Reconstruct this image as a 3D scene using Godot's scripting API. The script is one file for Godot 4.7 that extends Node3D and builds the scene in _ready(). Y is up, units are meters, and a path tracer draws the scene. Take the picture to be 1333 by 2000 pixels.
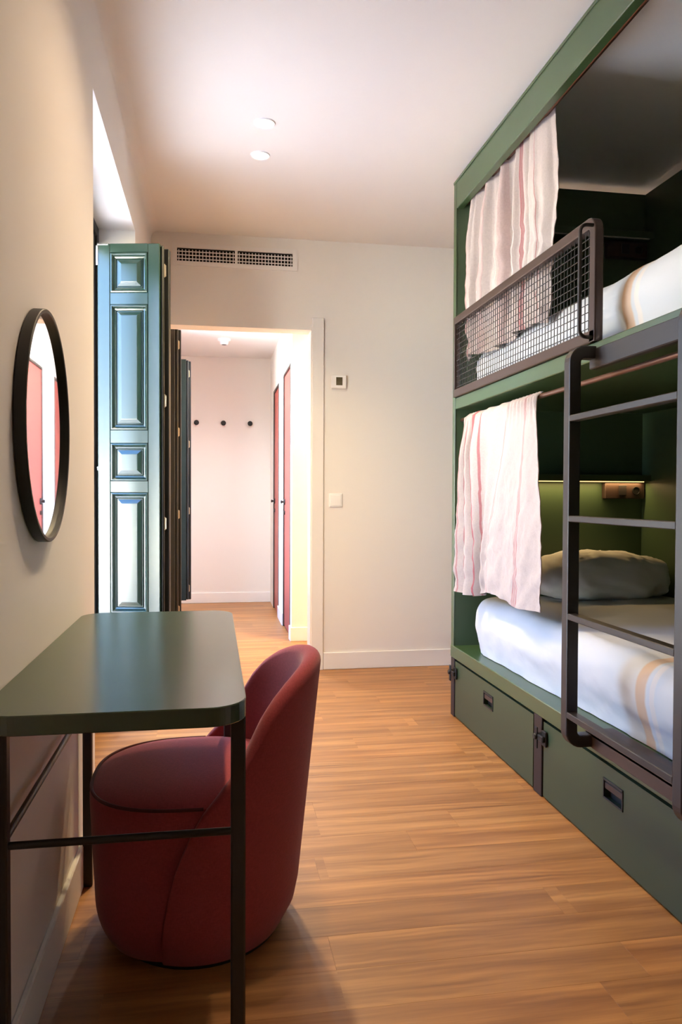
extends Node3D
# A narrow hostel room: green bunk bed on the right, desk, pouf chair, round mirror and shuttered
# French windows on the left, a hallway with two red doors behind. Units are metres, camera at z = 0.

# ---------------------------------------------------------------- mesh builder
class MB:
	var v := PackedVector3Array()
	var n := PackedVector3Array()
	var t := PackedVector2Array()
	func tri(a: Vector3, b: Vector3, c: Vector3, ta := Vector2.ZERO, tb := Vector2.ZERO, tc := Vector2.ZERO) -> void:
		# a, b, c counter-clockwise seen from outside
		var nn := (b - a).cross(c - a)
		if nn.length_squared() < 1e-16:
			return
		nn = nn.normalized()
		v.append_array([a, c, b]); n.append_array([nn, nn, nn]); t.append_array([ta, tc, tb])
	func quad(a: Vector3, b: Vector3, c: Vector3, d: Vector3, ta := Vector2.ZERO, tb := Vector2.ZERO, tc := Vector2.ZERO, td := Vector2.ZERO) -> void:
		tri(a, b, c, ta, tb, tc)
		tri(a, c, d, ta, tc, td)
	func box(p: Vector3, q: Vector3, r := 0.0) -> void:
		# box between two corners with chamfered edges
		var lo := Vector3(minf(p.x, q.x), minf(p.y, q.y), minf(p.z, q.z))
		var hi := Vector3(maxf(p.x, q.x), maxf(p.y, q.y), maxf(p.z, q.z))
		r = minf(r, 0.45 * minf(hi.x - lo.x, minf(hi.y - lo.y, hi.z - lo.z)))
		for ax in 3:
			var b := (ax + 1) % 3
			var c := (ax + 2) % 3
			for s in 2:
				var k := []
				for e in [[0, 0], [1, 0], [1, 1], [0, 1]]:
					var w := Vector3.ZERO
					w[ax] = hi[ax] if s else lo[ax]
					w[b] = (hi[b] - r) if e[0] else (lo[b] + r)
					w[c] = (hi[c] - r) if e[1] else (lo[c] + r)
					k.append(w)
				var uvs := []
				for w in k:
					uvs.append(Vector2(w[b], w[c]))
				if s:
					quad(k[0], k[1], k[2], k[3], uvs[0], uvs[1], uvs[2], uvs[3])
				else:
					quad(k[3], k[2], k[1], k[0], uvs[3], uvs[2], uvs[1], uvs[0])
		if r <= 0.0:
			return
		for ax in 3:
			var b := (ax + 1) % 3
			var c := (ax + 2) % 3
			for sb in [-1, 1]:
				for sc in [-1, 1]:
					var pts := []
					for e in [[0, 0], [1, 0], [1, 1], [0, 1]]:
						var w := Vector3.ZERO
						w[ax] = (hi[ax] - r) if e[0] else (lo[ax] + r)
						var bb: float = hi[b] if sb > 0 else lo[b]
						var cc: float = hi[c] if sc > 0 else lo[c]
						w[b] = bb - sb * r * e[1]
						w[c] = cc - sc * r * (1 - e[1])
						pts.append(w)
					if sb * sc > 0:
						quad(pts[3], pts[2], pts[1], pts[0])
					else:
						quad(pts[0], pts[1], pts[2], pts[3])
		for sx in [-1, 1]:
			for sy in [-1, 1]:
				for sz in [-1, 1]:
					var cx: float = hi.x if sx > 0 else lo.x
					var cy: float = hi.y if sy > 0 else lo.y
					var cz: float = hi.z if sz > 0 else lo.z
					var a := Vector3(cx, cy - sy * r, cz - sz * r)
					var b2 := Vector3(cx - sx * r, cy, cz - sz * r)
					var c2 := Vector3(cx - sx * r, cy - sy * r, cz)
					if sx * sy * sz > 0:
						tri(a, b2, c2)
					else:
						tri(a, c2, b2)
	func grid(nu: int, nv: int, f: Callable, flip := false, uvf: Variant = null) -> void:
		# smooth surface; outside is dP/du x dP/dv (or its opposite with flip)
		var p := []
		for i in nu + 1:
			var row := PackedVector3Array()
			for j in nv + 1:
				row.append(f.call(float(i) / nu, float(j) / nv))
			p.append(row)
		var wrap_u: bool = p[0][nv / 2].distance_to(p[nu][nv / 2]) < 1e-5
		var wrap_v: bool = p[nu / 2][0].distance_to(p[nu / 2][nv]) < 1e-5
		var nn := []
		for i in nu + 1:
			var row := PackedVector3Array()
			for j in nv + 1:
				var i0 := i - 1
				var i1 := i + 1
				if wrap_u:
					i0 = nu - 1 if i == 0 else i0
					i1 = 1 if i == nu else i1
				var j0 := j - 1
				var j1 := j + 1
				if wrap_v:
					j0 = nv - 1 if j == 0 else j0
					j1 = 1 if j == nv else j1
				var du: Vector3 = p[clampi(i1, 0, nu)][j] - p[clampi(i0, 0, nu)][j]
				var dv: Vector3 = p[i][clampi(j1, 0, nv)] - p[i][clampi(j0, 0, nv)]
				var m := du.cross(dv)
				if m.length_squared() < 1e-18:
					var jj := clampi(j, 1, nv - 1)
					var ii := clampi(i, 1, nu - 1)
					du = p[ii + 1 if ii < nu else nu][jj] - p[ii - 1][jj]
					dv = p[ii][jj + 1 if jj < nv else nv] - p[ii][jj - 1]
					m = du.cross(dv)
				row.append((-m if flip else m).normalized())
			nn.append(row)
		for i in nu:
			for j in nv:
				var q := [[i, j], [i + 1, j], [i + 1, j + 1], [i, j + 1]]
				var ord := [0, 2, 1, 0, 3, 2]
				if flip:
					ord = [0, 1, 2, 0, 2, 3]
				for o in ord:
					var a: int = q[o][0]
					var b: int = q[o][1]
					v.append(p[a][b]); n.append(nn[a][b])
					var uv := Vector2(float(a) / nu, float(b) / nv)
					t.append(uvf.call(uv.x, uv.y, p[a][b]) if uvf != null else uv)
	func sweep(path: PackedVector3Array, prof: PackedVector2Array, side: Vector3, smooth := false, caps := true) -> void:
		# prof (x along side, y along tangent x side), mitred along the path
		var rings := []
		for i in path.size():
			var d0 := (path[i] - path[i - 1]).normalized() if i > 0 else (path[1] - path[0]).normalized()
			var d1 := (path[i + 1] - path[i]).normalized() if i < path.size() - 1 else d0
			var tg := (d0 + d1).normalized()
			var s := (side - tg * side.dot(tg)).normalized()
			var up := tg.cross(s)
			var k := 1.0 / maxf(0.3, tg.dot(d0))
			var r := PackedVector3Array()
			var bend := (d1 - d0)
			var bl := bend.length()
			for q in prof:
				var o := s * q.x + up * q.y
				if bl > 1e-4:
					var bd := bend / bl
					o += bd * o.dot(bd) * (k - 1.0)
				r.append(path[i] + o)
			rings.append(r)
		var m := prof.size()
		if smooth:
			var f := func(u: float, w: float) -> Vector3:
				return rings[int(round(u * (path.size() - 1)))][int(round(w * m)) % m]
			grid(path.size() - 1, m, f, true)
		else:
			for i in path.size() - 1:
				for j in m:
					var j1 := (j + 1) % m
					quad(rings[i][j], rings[i][j1], rings[i + 1][j1], rings[i + 1][j])
		if caps:
			for j in range(1, m - 1):
				tri(rings[0][0], rings[0][j + 1], rings[0][j])
				var l: PackedVector3Array = rings[path.size() - 1]
				tri(l[0], l[j], l[j + 1])
	func tube(path: PackedVector3Array, r: float, sides := 12) -> void:
		var prof := PackedVector2Array()
		for i in sides:
			prof.append(Vector2.from_angle(-TAU * i / sides) * r)
		var d := (path[1] - path[0]).normalized()
		var side := Vector3.UP if absf(d.y) < 0.9 else Vector3.RIGHT
		if path.size() > 2:
			var d2 := (path[path.size() - 1] - path[path.size() - 2]).normalized()
			var c := d.cross(d2)
			if c.length() > 0.1:
				side = c.normalized()
			else:
				var mid := path[path.size() / 2] - path[0]
				c = d.cross(mid.normalized())
				if c.length() > 0.05:
					side = c.normalized()
		sweep(path, prof, side, true)
	func lathe(c: Vector3, ax: Vector3, prof: PackedVector2Array, sides := 32) -> void:
		# prof: (radius, along axis), outside to the right when going along it
		var a := ax.normalized()
		var s := a.cross(Vector3.UP if absf(a.y) < 0.9 else Vector3.RIGHT).normalized()
		var w := a.cross(s)
		for j in prof.size() - 1:
			var p0 := prof[j]
			var p1 := prof[j + 1]
			var f := func(u: float, k: float) -> Vector3:
				var q := p0.lerp(p1, k)
				return c + a * q.y + (s * cos(TAU * u) + w * sin(TAU * u)) * q.x
			grid(sides, 1, f, false)
	func mesh() -> ArrayMesh:
		var arr := []
		arr.resize(Mesh.ARRAY_MAX)
		arr[Mesh.ARRAY_VERTEX] = v
		arr[Mesh.ARRAY_NORMAL] = n
		arr[Mesh.ARRAY_TEX_UV] = t
		var m := ArrayMesh.new()
		m.add_surface_from_arrays(Mesh.PRIMITIVE_TRIANGLES, arr)
		return m

# ---------------------------------------------------------------- helpers
var taken := {}
var M := {}
var rng := RandomNumberGenerator.new()

func numbered(called: String) -> String:
	if not taken.has(called):
		taken[called] = 0
		return called
	taken[called] += 1
	return "%s_%03d" % [called, taken[called]]

func tag(o: Node, label: String, category: String, group := "") -> void:
	o.set_meta("label", label)
	o.set_meta("category", category)
	if group:
		o.set_meta("group", group)

func thing(called: String, label: String, category: String, at := Vector3.ZERO, group := "") -> Node3D:
	var o := Node3D.new()
	o.name = numbered(called)
	o.position = at
	add_child(o)
	tag(o, label, category, group)
	return o

func obj(called: String, b: MB, m: Material, parent: Node = self) -> MeshInstance3D:
	return inst(called, b.mesh(), m, parent)

func inst(called: String, mesh: Mesh, m: Material, parent: Node = self) -> MeshInstance3D:
	var o := MeshInstance3D.new()
	o.name = numbered(called) if parent == self else called
	o.mesh = mesh
	o.material_override = m
	o.cast_shadow = GeometryInstance3D.SHADOW_CASTING_SETTING_ON
	parent.add_child(o, true)
	return o

func struct(called: String, b: MB, m: Material) -> MeshInstance3D:
	var o := obj(called, b, m)
	o.set_meta("kind", "structure")
	return o

func cbox(p: Vector3, q: Vector3, r := 0.0) -> MB:
	var b := MB.new()
	b.box(p, q, r)
	return b

func V(x: float, y: float, z: float) -> Vector3:
	return Vector3(x, y, z)

func mat(c: Color, rough := 0.6, metal := 0.0, spec := 0.5) -> StandardMaterial3D:
	var m := StandardMaterial3D.new()
	m.albedo_color = c
	m.roughness = rough
	m.metallic = metal
	m.metallic_specular = spec
	return m

func noise(seed_: int, freq: float, oct := 3) -> FastNoiseLite:
	var f := FastNoiseLite.new()
	f.seed = seed_
	f.frequency = freq
	f.fractal_octaves = oct
	f.noise_type = FastNoiseLite.TYPE_SIMPLEX_SMOOTH
	return f

func noise_tex(seed_: int, freq: float, size: int, as_normal := false, strength := 4.0, lo := Color.BLACK, hi := Color.WHITE) -> NoiseTexture2D:
	var t := NoiseTexture2D.new()
	t.noise = noise(seed_, freq, 4)
	t.width = size
	t.height = size
	t.seamless = true
	if as_normal:
		t.as_normal_map = true
		t.bump_strength = strength
	else:
		var g := Gradient.new()
		g.set_color(0, lo)
		g.set_color(1, hi)
		t.color_ramp = g
	return t

func tex(im: Image) -> ImageTexture:
	im.generate_mipmaps()
	return ImageTexture.create_from_image(im)

func arc(c: Vector3, a: Vector3, b: Vector3, r: float, steps := 6) -> PackedVector3Array:
	# rounded corner at c between unit directions: coming in along a, going out along b
	var out := PackedVector3Array()
	var o := c - a * r + b * r
	for i in steps + 1:
		var k := PI / 2.0 * i / steps
		out.append(o - b * r * cos(k) + a * r * sin(k))
	return out

func lut(x: float, xs: Array, ys: Array) -> float:
	for i in xs.size() - 1:
		if x <= xs[i + 1]:
			return lerpf(ys[i], ys[i + 1], clampf((x - xs[i]) / (xs[i + 1] - xs[i]), 0, 1))
	return ys[ys.size() - 1]

# ---------------------------------------------------------------- dimensions
const XL := -0.368      # left wall
const ZB := -4.70       # wall with the doorway
const CEIL := 2.675
const HCEIL := 2.49     # hallway ceiling
const ZH := -7.80       # hallway end
const XH := 0.58        # hallway right wall
const XB := 1.177       # front of the bunk
const XR := 2.18        # inner back of the bunk

func _ready() -> void:
	rng.seed = 7
	# camera
	var cam := Camera3D.new()
	cam.name = "camera"
	cam.fov = rad_to_deg(2.0 * atan(1000.0 / 1481.23))
	cam.near = 0.02
	cam.far = 400.0
	cam.transform = Transform3D(Basis(Vector3.UP, -0.167087) * Basis(Vector3.RIGHT, -0.020988) * Basis(Vector3.BACK, 0.0037993), V(0, 1.09, 0))
	add_child(cam)
	cam.current = true
	# sky, sun, exposure
	var env := Environment.new()
	var sky := Sky.new()
	var sm := ProceduralSkyMaterial.new()
	sm.sky_top_color = Color(0.36, 0.58, 0.92)
	sm.sky_horizon_color = Color(0.72, 0.87, 1.0)
	sm.sky_curve = 0.2
	sm.sky_energy_multiplier = 2.9
	sm.ground_bottom_color = Color(0.80, 0.78, 0.72)
	sm.ground_horizon_color = Color(0.70, 0.74, 0.70)
	sm.ground_energy_multiplier = 6.0
	sky.sky_material = sm
	env.background_mode = Environment.BG_SKY
	env.sky = sky
	env.tonemap_mode = Environment.TONE_MAPPER_LINEAR
	env.tonemap_exposure = 1.2
	env.sdfgi_enabled = true
	env.ssao_enabled = true
	env.ssil_enabled = true
	var we := WorldEnvironment.new()
	we.name = "world_environment"
	we.environment = env
	add_child(we)
	var sun := DirectionalLight3D.new()
	sun.name = "sun"
	sun.light_color = Color(1.0, 0.98, 0.93)
	sun.light_energy = 14.0
	sun.light_angular_distance = 0.6
	sun.shadow_enabled = true
	sun.sky_mode = DirectionalLight3D.SKY_MODE_LIGHT_ONLY
	sun.transform = Transform3D(Basis.looking_at(-V(-0.06, 0.85, -0.52).normalized(), Vector3.UP), Vector3.ZERO)
	add_child(sun)
	materials()
	room()
	hallway()
	windows()
	shutters()
	bunk()
	bedding()
	curtains()
	desk()
	chair()
	mirror()
	fittings()

# ---------------------------------------------------------------- materials
func materials() -> void:
	var wall_n := noise_tex(3, 0.02, 256, true, 1.5)
	for w in [["wall", Color(0.94, 0.917, 0.888)], ["ceiling", Color(0.94, 0.917, 0.89)]]:
		var m := mat(w[1], 0.8)
		m.normal_enabled = true
		m.normal_texture = wall_n
		m.normal_scale = 0.12
		m.uv1_triplanar = true
		m.uv1_world_triplanar = true
		m.uv1_scale = V(3, 3, 3)
		M[w[0]] = m
	M.trim = mat(Color(0.94, 0.925, 0.905), 0.4)
	M.wood = []
	for i in 6:
		M.wood.append(wood_material(i))
	var g := mat(Color(0.195, 0.295, 0.16), 0.34, 0.0, 0.7)
	M.green = g
	M.green_in = mat(Color(0.265, 0.345, 0.245), 0.45)
	M.drawer = mat(Color(0.20, 0.265, 0.165), 0.42)
	M.desk = mat(Color(0.205, 0.275, 0.18), 0.22, 0.0, 0.8)
	M.shutter = mat(Color(0.105, 0.195, 0.155), 0.24, 0.0, 0.68)
	M.shutter.clearcoat_enabled = true
	M.shutter.clearcoat = 0.2
	M.shutter.clearcoat_roughness = 0.3
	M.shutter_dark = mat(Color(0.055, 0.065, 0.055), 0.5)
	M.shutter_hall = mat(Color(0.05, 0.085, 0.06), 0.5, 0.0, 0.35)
	M.steel = mat(Color(0.185, 0.168, 0.168), 0.42, 0.25)
	M.bronze = mat(Color(0.26, 0.20, 0.178), 0.42, 0.3)
	M.upright = mat(Color(0.165, 0.125, 0.115), 0.5, 0.2)
	M.rod = mat(Color(0.42, 0.30, 0.25), 0.30, 0.7)
	M.black = mat(Color(0.07, 0.065, 0.06), 0.5)
	M.brass = mat(Color(0.72, 0.66, 0.56), 0.32, 0.9)
	M.chrome = mat(Color(0.80, 0.80, 0.80), 0.25, 1.0)
	M.mirror = mat(Color(0.93, 0.94, 0.93), 0.02, 1.0)
	M.plastic = mat(Color(0.975, 0.97, 0.96), 0.35)
	M.screen = mat(Color(0.36, 0.33, 0.24), 0.2)
	M.red_door = mat(Color(0.66, 0.30, 0.27), 0.45)
	M.door_frame = mat(Color(0.20, 0.17, 0.15), 0.5)
	M.dark = mat(Color(0.03, 0.03, 0.03), 0.9)
	M.concrete = mat(Color(0.77, 0.77, 0.765), 0.9)
	M.led = mat(Color(0.9, 0.85, 0.7), 0.4)
	M.strip_off = mat(Color(0.72, 0.70, 0.66), 0.4)
	var glass := mat(Color(1, 1, 1, 0.05), 0.02)
	glass.transparency = BaseMaterial3D.TRANSPARENCY_ALPHA
	M.glass = glass
	# chair cloth: mottled weave
	var cl := mat(Color(1, 1, 1), 0.92, 0.0, 0.3)
	var im := Image.create(256, 256, false, Image.FORMAT_RGB8)
	var nz := noise(11, 0.08)
	for y in 256:
		for x in 256:
			var k := 0.5 + 0.5 * nz.get_noise_2d(x * 0.6, y * 3.0)
			var w2 := 0.5 + 0.5 * nz.get_noise_2d(x * 3.0 + 400.0, y * 0.6)
			var weave := 0.06 if (x / 2 + y / 2) % 2 == 0 else -0.06
			im.set_pixel(x, y, Color(0.58, 0.238, 0.25) * (0.80 + 0.22 * k + 0.20 * w2 + weave * 1.3))
	cl.albedo_texture = tex(im)
	cl.uv1_triplanar = true
	cl.uv1_scale = V(5, 5, 5)
	cl.rim_enabled = true
	cl.rim = 0.35
	cl.rim_tint = 0.6
	cl.normal_enabled = true
	cl.normal_texture = noise_tex(12, 0.4, 256, true, 6.0)
	cl.normal_scale = 0.10
	M.cloth = cl
	M.piping = mat(Color(0.30, 0.09, 0.085), 0.8)
	# white bed linen with a tan band
	M.linen = mat(Color(0.80, 0.80, 0.80), 0.85, 0.0, 0.3)
	var bi := Image.create(1024, 4, false, Image.FORMAT_RGB8)
	for x in 1024:
		var z := -3.6 + 2.1 * x / 1023.0
		var c := Color(0.785, 0.795, 0.805)
		var a := smoothstep(-2.062, -2.050, z) * (1.0 - smoothstep(-2.012, -2.0, z))
		var b := smoothstep(-1.988, -1.982, z) * (1.0 - smoothstep(-1.965, -1.955, z))
		c = c.lerp(Color(0.80, 0.68, 0.58), a * 0.9).lerp(Color(0.86, 0.82, 0.78), b * 0.8)
		for y in 4:
			bi.set_pixel(x, y, c)
	M.spread = mat(Color.WHITE, 0.85, 0.0, 0.3)
	M.spread.albedo_texture = tex(bi)
	M.spread.texture_repeat = false
	M.curtain_lower = curtain_material([[0.25, 0.022, 1.0], [0.285, 0.006, 0.8], [0.42, 0.004, 0.7], [0.435, 0.004, 0.7], [0.775, 0.006, 0.7], [0.79, 0.016, 0.35], [0.805, 0.006, 0.7], [0.06, 0.005, 0.6], [0.08, 0.005, 0.6]], 21)
	M.curtain_upper = curtain_material([[0.70, 0.034, 0.5], [0.683, 0.004, 0.8], [0.717, 0.004, 0.8], [0.86, 0.004, 0.6], [0.50, 0.03, 0.16], [0.30, 0.04, 0.16], [0.10, 0.005, 0.5], [0.14, 0.005, 0.4]], 22)

func curtain_material(bands: Array, s: int) -> StandardMaterial3D:
	var im := Image.create(1024, 256, false, Image.FORMAT_RGB8)
	var nz := noise(s, 0.2, 2)
	for x in 1024:
		var u := x / 1023.0
		var c := Color(0.71, 0.66, 0.64)
		for b in bands:
			var d: float = absf(u - b[0])
			if d < b[1] / 2.0:
				c = c.lerp(Color(0.62, 0.33, 0.35), minf(1.0, b[2] * 0.85))
		for y in 256:
			var k := 1.0 + 0.035 * nz.get_noise_2d(x * 4.0, y * 0.8) + 0.03 * nz.get_noise_2d(x * 0.6, y * 5.0)
			im.set_pixel(x, y, Color(c.r * k, c.g * k, c.b * k))
	var m := mat(Color.WHITE, 0.9, 0.0, 0.25)
	m.albedo_texture = tex(im)
	m.texture_repeat = false
	m.backlight_enabled = true
	m.backlight = Color(0.3, 0.27, 0.25)
	return m

var wood_tex: ImageTexture

func wood_material(i: int) -> StandardMaterial3D:
	if wood_tex == null:
		var w := 1024
		var h := 512
		var im := Image.create(w, h, false, Image.FORMAT_RGB8)
		var a := noise(31, 0.012, 4)
		var b := noise(32, 0.05, 3)
		var d := noise(33, 0.3, 2)
		for y in h:
			for x in w:
				var wob := 7.0 * a.get_noise_2d(x * 0.30, y * 0.4)
				var broad := a.get_noise_2d(x * 0.11 + 900.0, (y + wob) * 1.05)
				var flame := sin(0.22 * (y + 2.5 * wob) + 5.0 * a.get_noise_2d(x * 0.2 + 300.0, y * 0.25)) * clampf(1.6 * a.get_noise_2d(x * 0.18 + 50.0, y * 0.35 + 700.0), 0.0, 1.0)
				var mid := b.get_noise_2d(x * 0.055, (y + wob) * 1.5)
				var fine := d.get_noise_2d(x * 0.035, (y + wob * 0.5) * 1.6)
				var k := clampf(0.56 + 0.60 * broad + 0.24 * flame + 0.10 * mid + 0.05 * fine, 0.0, 1.0)
				var c := Color(0.50, 0.315, 0.145).lerp(Color(0.76, 0.55, 0.31), k)
				var f := 1.0 + 0.045 * fine
				im.set_pixel(x, y, Color(c.r * f, c.g * f, c.b * f))
		wood_tex = tex(im)
	var tints := [Color(1, 1, 1), Color(0.965, 0.96, 0.955), Color(1.0, 0.985, 0.965), Color(0.94, 0.925, 0.91), Color(1.0, 0.975, 0.945), Color(0.98, 0.98, 0.985)]
	var m := mat(tints[i], 0.44, 0.0, 0.6)
	m.albedo_texture = wood_tex
	return m

# ---------------------------------------------------------------- room shell
func floor_planks(root: Node3D, x0: float, x1: float, z0: float, z1: float) -> void:
	var w := 0.1365
	var length := 1.22
	var k := int(floor((z0 + 1.835) / w))
	var row := 0
	while true:
		var za := -1.835 + (k - row) * w
		if za <= z1:
			break
		var zb := za - w
		# joints where the photograph shows them, scattered elsewhere
		var index := int(round((za + 1.835) / w))
		var joint: float = {-0: 0.907, -5: 0.347, -2: 0.30, 3: 0.858, -7: 1.21, 1: 0.28, -1: 0.12, -3: 0.62}.get(index, fposmod(index * 0.437 + 0.11, length))
		var x := joint
		while x > x0:
			x -= length
		while x < x1:
			var xa := maxf(x, x0)
			var xb := minf(x + length, x1)
			if xb - xa > 0.02:
				plank(root, xa, xb, minf(za, z0), maxf(zb, z1))
			x += length
		row += 1

func plank(root: Node3D, xa: float, xb: float, za: float, zb: float) -> void:
	var b := MB.new()
	b.box(V(xa + 0.0001, -0.012, zb + 0.0001), V(xb - 0.0001, rng.randf_range(-0.0001, 0.0), za - 0.0001), 0.0003)
	var off := Vector2(rng.randf(), rng.randf())
	for i in b.t.size():
		b.t[i] = Vector2(b.v[i].x / 1.5 + off.x, b.v[i].z / 0.42 + off.y)
	obj("plank", b, M.wood[rng.randi() % 6], root)

func room() -> void:
	# floor: boards running across the room, on a dark underlay
	var fl := Node3D.new()
	fl.name = "floor"
	fl.set_meta("kind", "structure")
	add_child(fl)
	obj("underlay", cbox(V(-0.75, -0.15, 1.35), V(2.75, -0.0125, -8.0)), M.dark, fl)
	floor_planks(fl, -0.75, 1.62, 0.0, -7.95)
	floor_planks(fl, -0.40, 1.62, 1.3, 0.0)
	# left wall with the French window opening
	var b := MB.new()
	b.box(V(-0.75, 0, 1.3), V(XL, CEIL, -2.47), 0.0)
	b.box(V(-0.75, 2.35, -2.47), V(XL, CEIL, -3.76))
	b.box(V(-0.75, 0, -3.76), V(XL, CEIL, -4.765))
	struct("wall_left", b, M.wall)
	# wall with the doorway
	b = MB.new()
	b.box(V(XL, 0, ZB), V(-0.33, CEIL, -4.83))
	b.box(V(-0.33, 2.12, ZB), V(0.602, CEIL, -4.83))
	b.box(V(0.602, 0, ZB), V(2.75, CEIL, -4.83))
	struct("wall_back", b, M.wall)
	struct("wall_right", cbox(V(2.6, 0, 1.3), V(2.75, CEIL, ZB)), M.wall)
	b = MB.new()
	b.box(V(-0.75, 0, 1.3), V(2.75, CEIL, 1.45))
	struct("wall_front", b, M.wall)
	struct("wall_side", cbox(V(1.30, 0, 1.3), V(2.6, CEIL, -0.8)), M.wall)
	# ceiling, with two round holes left shut by the lamps, and a soft cove along the left wall
	b = MB.new()
	b.box(V(-0.75, CEIL, 1.45), V(2.75, CEIL + 0.2, -4.83))
	var cove := func(u: float, w: float) -> Vector3:
		var k := PI / 2 * u
		var r := 0.045
		return V(XL + r - r * cos(k), CEIL - r + r * sin(k), lerpf(1.3, ZB, w))
	b.grid(8, 1, cove, false)
	struct("ceiling", b, M.ceiling)
	# baseboards
	b = MB.new()
	b.box(V(XL, 0, 1.3), V(XL + 0.013, 0.117, -2.47), 0.003)
	b.box(V(XL, 0, -3.76), V(XL + 0.013, 0.117, ZB), 0.003)
	struct("baseboard_left", b, M.trim)
	b = MB.new()
	b.box(V(0.681, 0, ZB), V(2.6, 0.107, ZB + 0.013), 0.003)
	struct("baseboard_back", b, M.trim)
	# white post board beside the doorway, jamb and lintel lining
	b = MB.new()
	b.box(V(0.606, 0, ZB), V(0.679, 2.195, ZB + 0.016), 0.002)
	b.box(V(0.598, 0, ZB + 0.004), V(0.606, 2.12, -4.835), 0.001)
	struct("trim_1", b, M.trim)

func hallway() -> void:
	var b := MB.new()
	b.box(V(-0.75, 0, -4.765), V(XL, HCEIL + 0.1, -5.25))
	b.box(V(-0.75, 2.35, -5.25), V(XL, HCEIL + 0.1, -6.66))
	b.box(V(-0.75, 0, -6.66), V(XL, HCEIL + 0.1, ZH))
	struct("wall_hall_left", b, M.wall)
	struct("wall_hall_end", cbox(V(-0.75, 0, ZH), V(2.0, HCEIL + 0.1, ZH - 0.15)), M.wall)
	# right wall of the hallway, with two door openings; its near end turns the corner
	b = MB.new()
	b.box(V(XH, 0, -5.65), V(1.75, HCEIL, -5.76))
	b.box(V(XH, 2.10, -5.76), V(0.75, HCEIL, -6.34))
	b.box(V(XH, 0, -6.34), V(0.75, HCEIL, -6.80))
	b.box(V(XH, 2.10, -6.80), V(0.75, HCEIL, -7.38))
	b.box(V(XH, 0, -7.38), V(0.75, HCEIL, ZH))
	struct("wall_hall_right", b, M.wall)
	struct("wall_hall_side", cbox(V(1.75, 0, -4.83), V(1.9, HCEIL, -7.95)), M.wall)
	b = MB.new()
	b.box(V(-0.75, HCEIL, -4.83), V(2.0, HCEIL + 0.1, ZH))
	struct("ceiling_hall", b, M.ceiling)
	b = MB.new()
	b.box(V(XL, 0, ZH), V(XH, 0.105, ZH + 0.013), 0.003)
	b.box(V(XH - 0.012, 0, -6.345), V(XH, 0.105, -6.795), 0.003)
	b.box(V(XH - 0.012, 0, -5.638), V(1.75, 0.105, -5.65), 0.003)
	b.box(V(XH - 0.012, 0, -5.65), V(XH, 0.105, -5.755), 0.002)
	b.box(V(XL, 0, -4.83), V(XL + 0.012, 0.105, -5.25), 0.003)
	b.box(V(XL, 0, -6.66), V(XL + 0.012, 0.105, ZH), 0.003)
	struct("baseboard_hall", b, M.trim)
	# two red doors in dark frames
	for i in 2:
		var z0: float = [-5.76, -6.80][i]
		var z1: float = [-6.34, -7.38][i]
		var d := Node3D.new()
		d.name = "door_%d" % (i + 1)
		d.set_meta("kind", "structure")
		add_child(d)
		var fr := MB.new()
		fr.box(V(XH - 0.004, 0, z0), V(0.70, 2.10, z0 - 0.022), 0.002)
		fr.box(V(XH - 0.004, 0, z1 + 0.022), V(0.70, 2.10, z1), 0.002)
		fr.box(V(XH - 0.004, 2.078, z0 - 0.022), V(0.70, 2.10, z1 + 0.022), 0.002)
		obj("door_frame", fr, M.door_frame, d)
		var leaf := obj("door_leaf", cbox(V(XH + 0.006, 0.01, z0 - 0.024), V(XH + 0.048, 2.076, z1 + 0.024), 0.002), M.red_door, d)
		var h := MB.new()
		var hz := z1 + 0.075
		h.lathe(V(XH + 0.006, 1.04, hz), Vector3.LEFT, PackedVector2Array([Vector2(0.0, 0.012), Vector2(0.022, 0.012), Vector2(0.026, 0.006), Vector2(0.026, 0)]), 20)
		h.lathe(V(XH + 0.002, 1.04, hz), Vector3.LEFT, PackedVector2Array([Vector2(0.0, 0.034), Vector2(0.010, 0.033), Vector2(0.014, 0.028), Vector2(0.013, 0.022), Vector2(0.007, 0.016), Vector2(0.007, 0.0)]), 18)
		obj("handle", h, M.black, leaf)
		var e := MB.new()
		e.lathe(V(XH + 0.006, 0.95, hz), Vector3.LEFT, PackedVector2Array([Vector2(0.0, 0.010), Vector2(0.016, 0.010), Vector2(0.018, 0)]), 16)
		obj("lock_cylinder", e, M.black, leaf)

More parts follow.
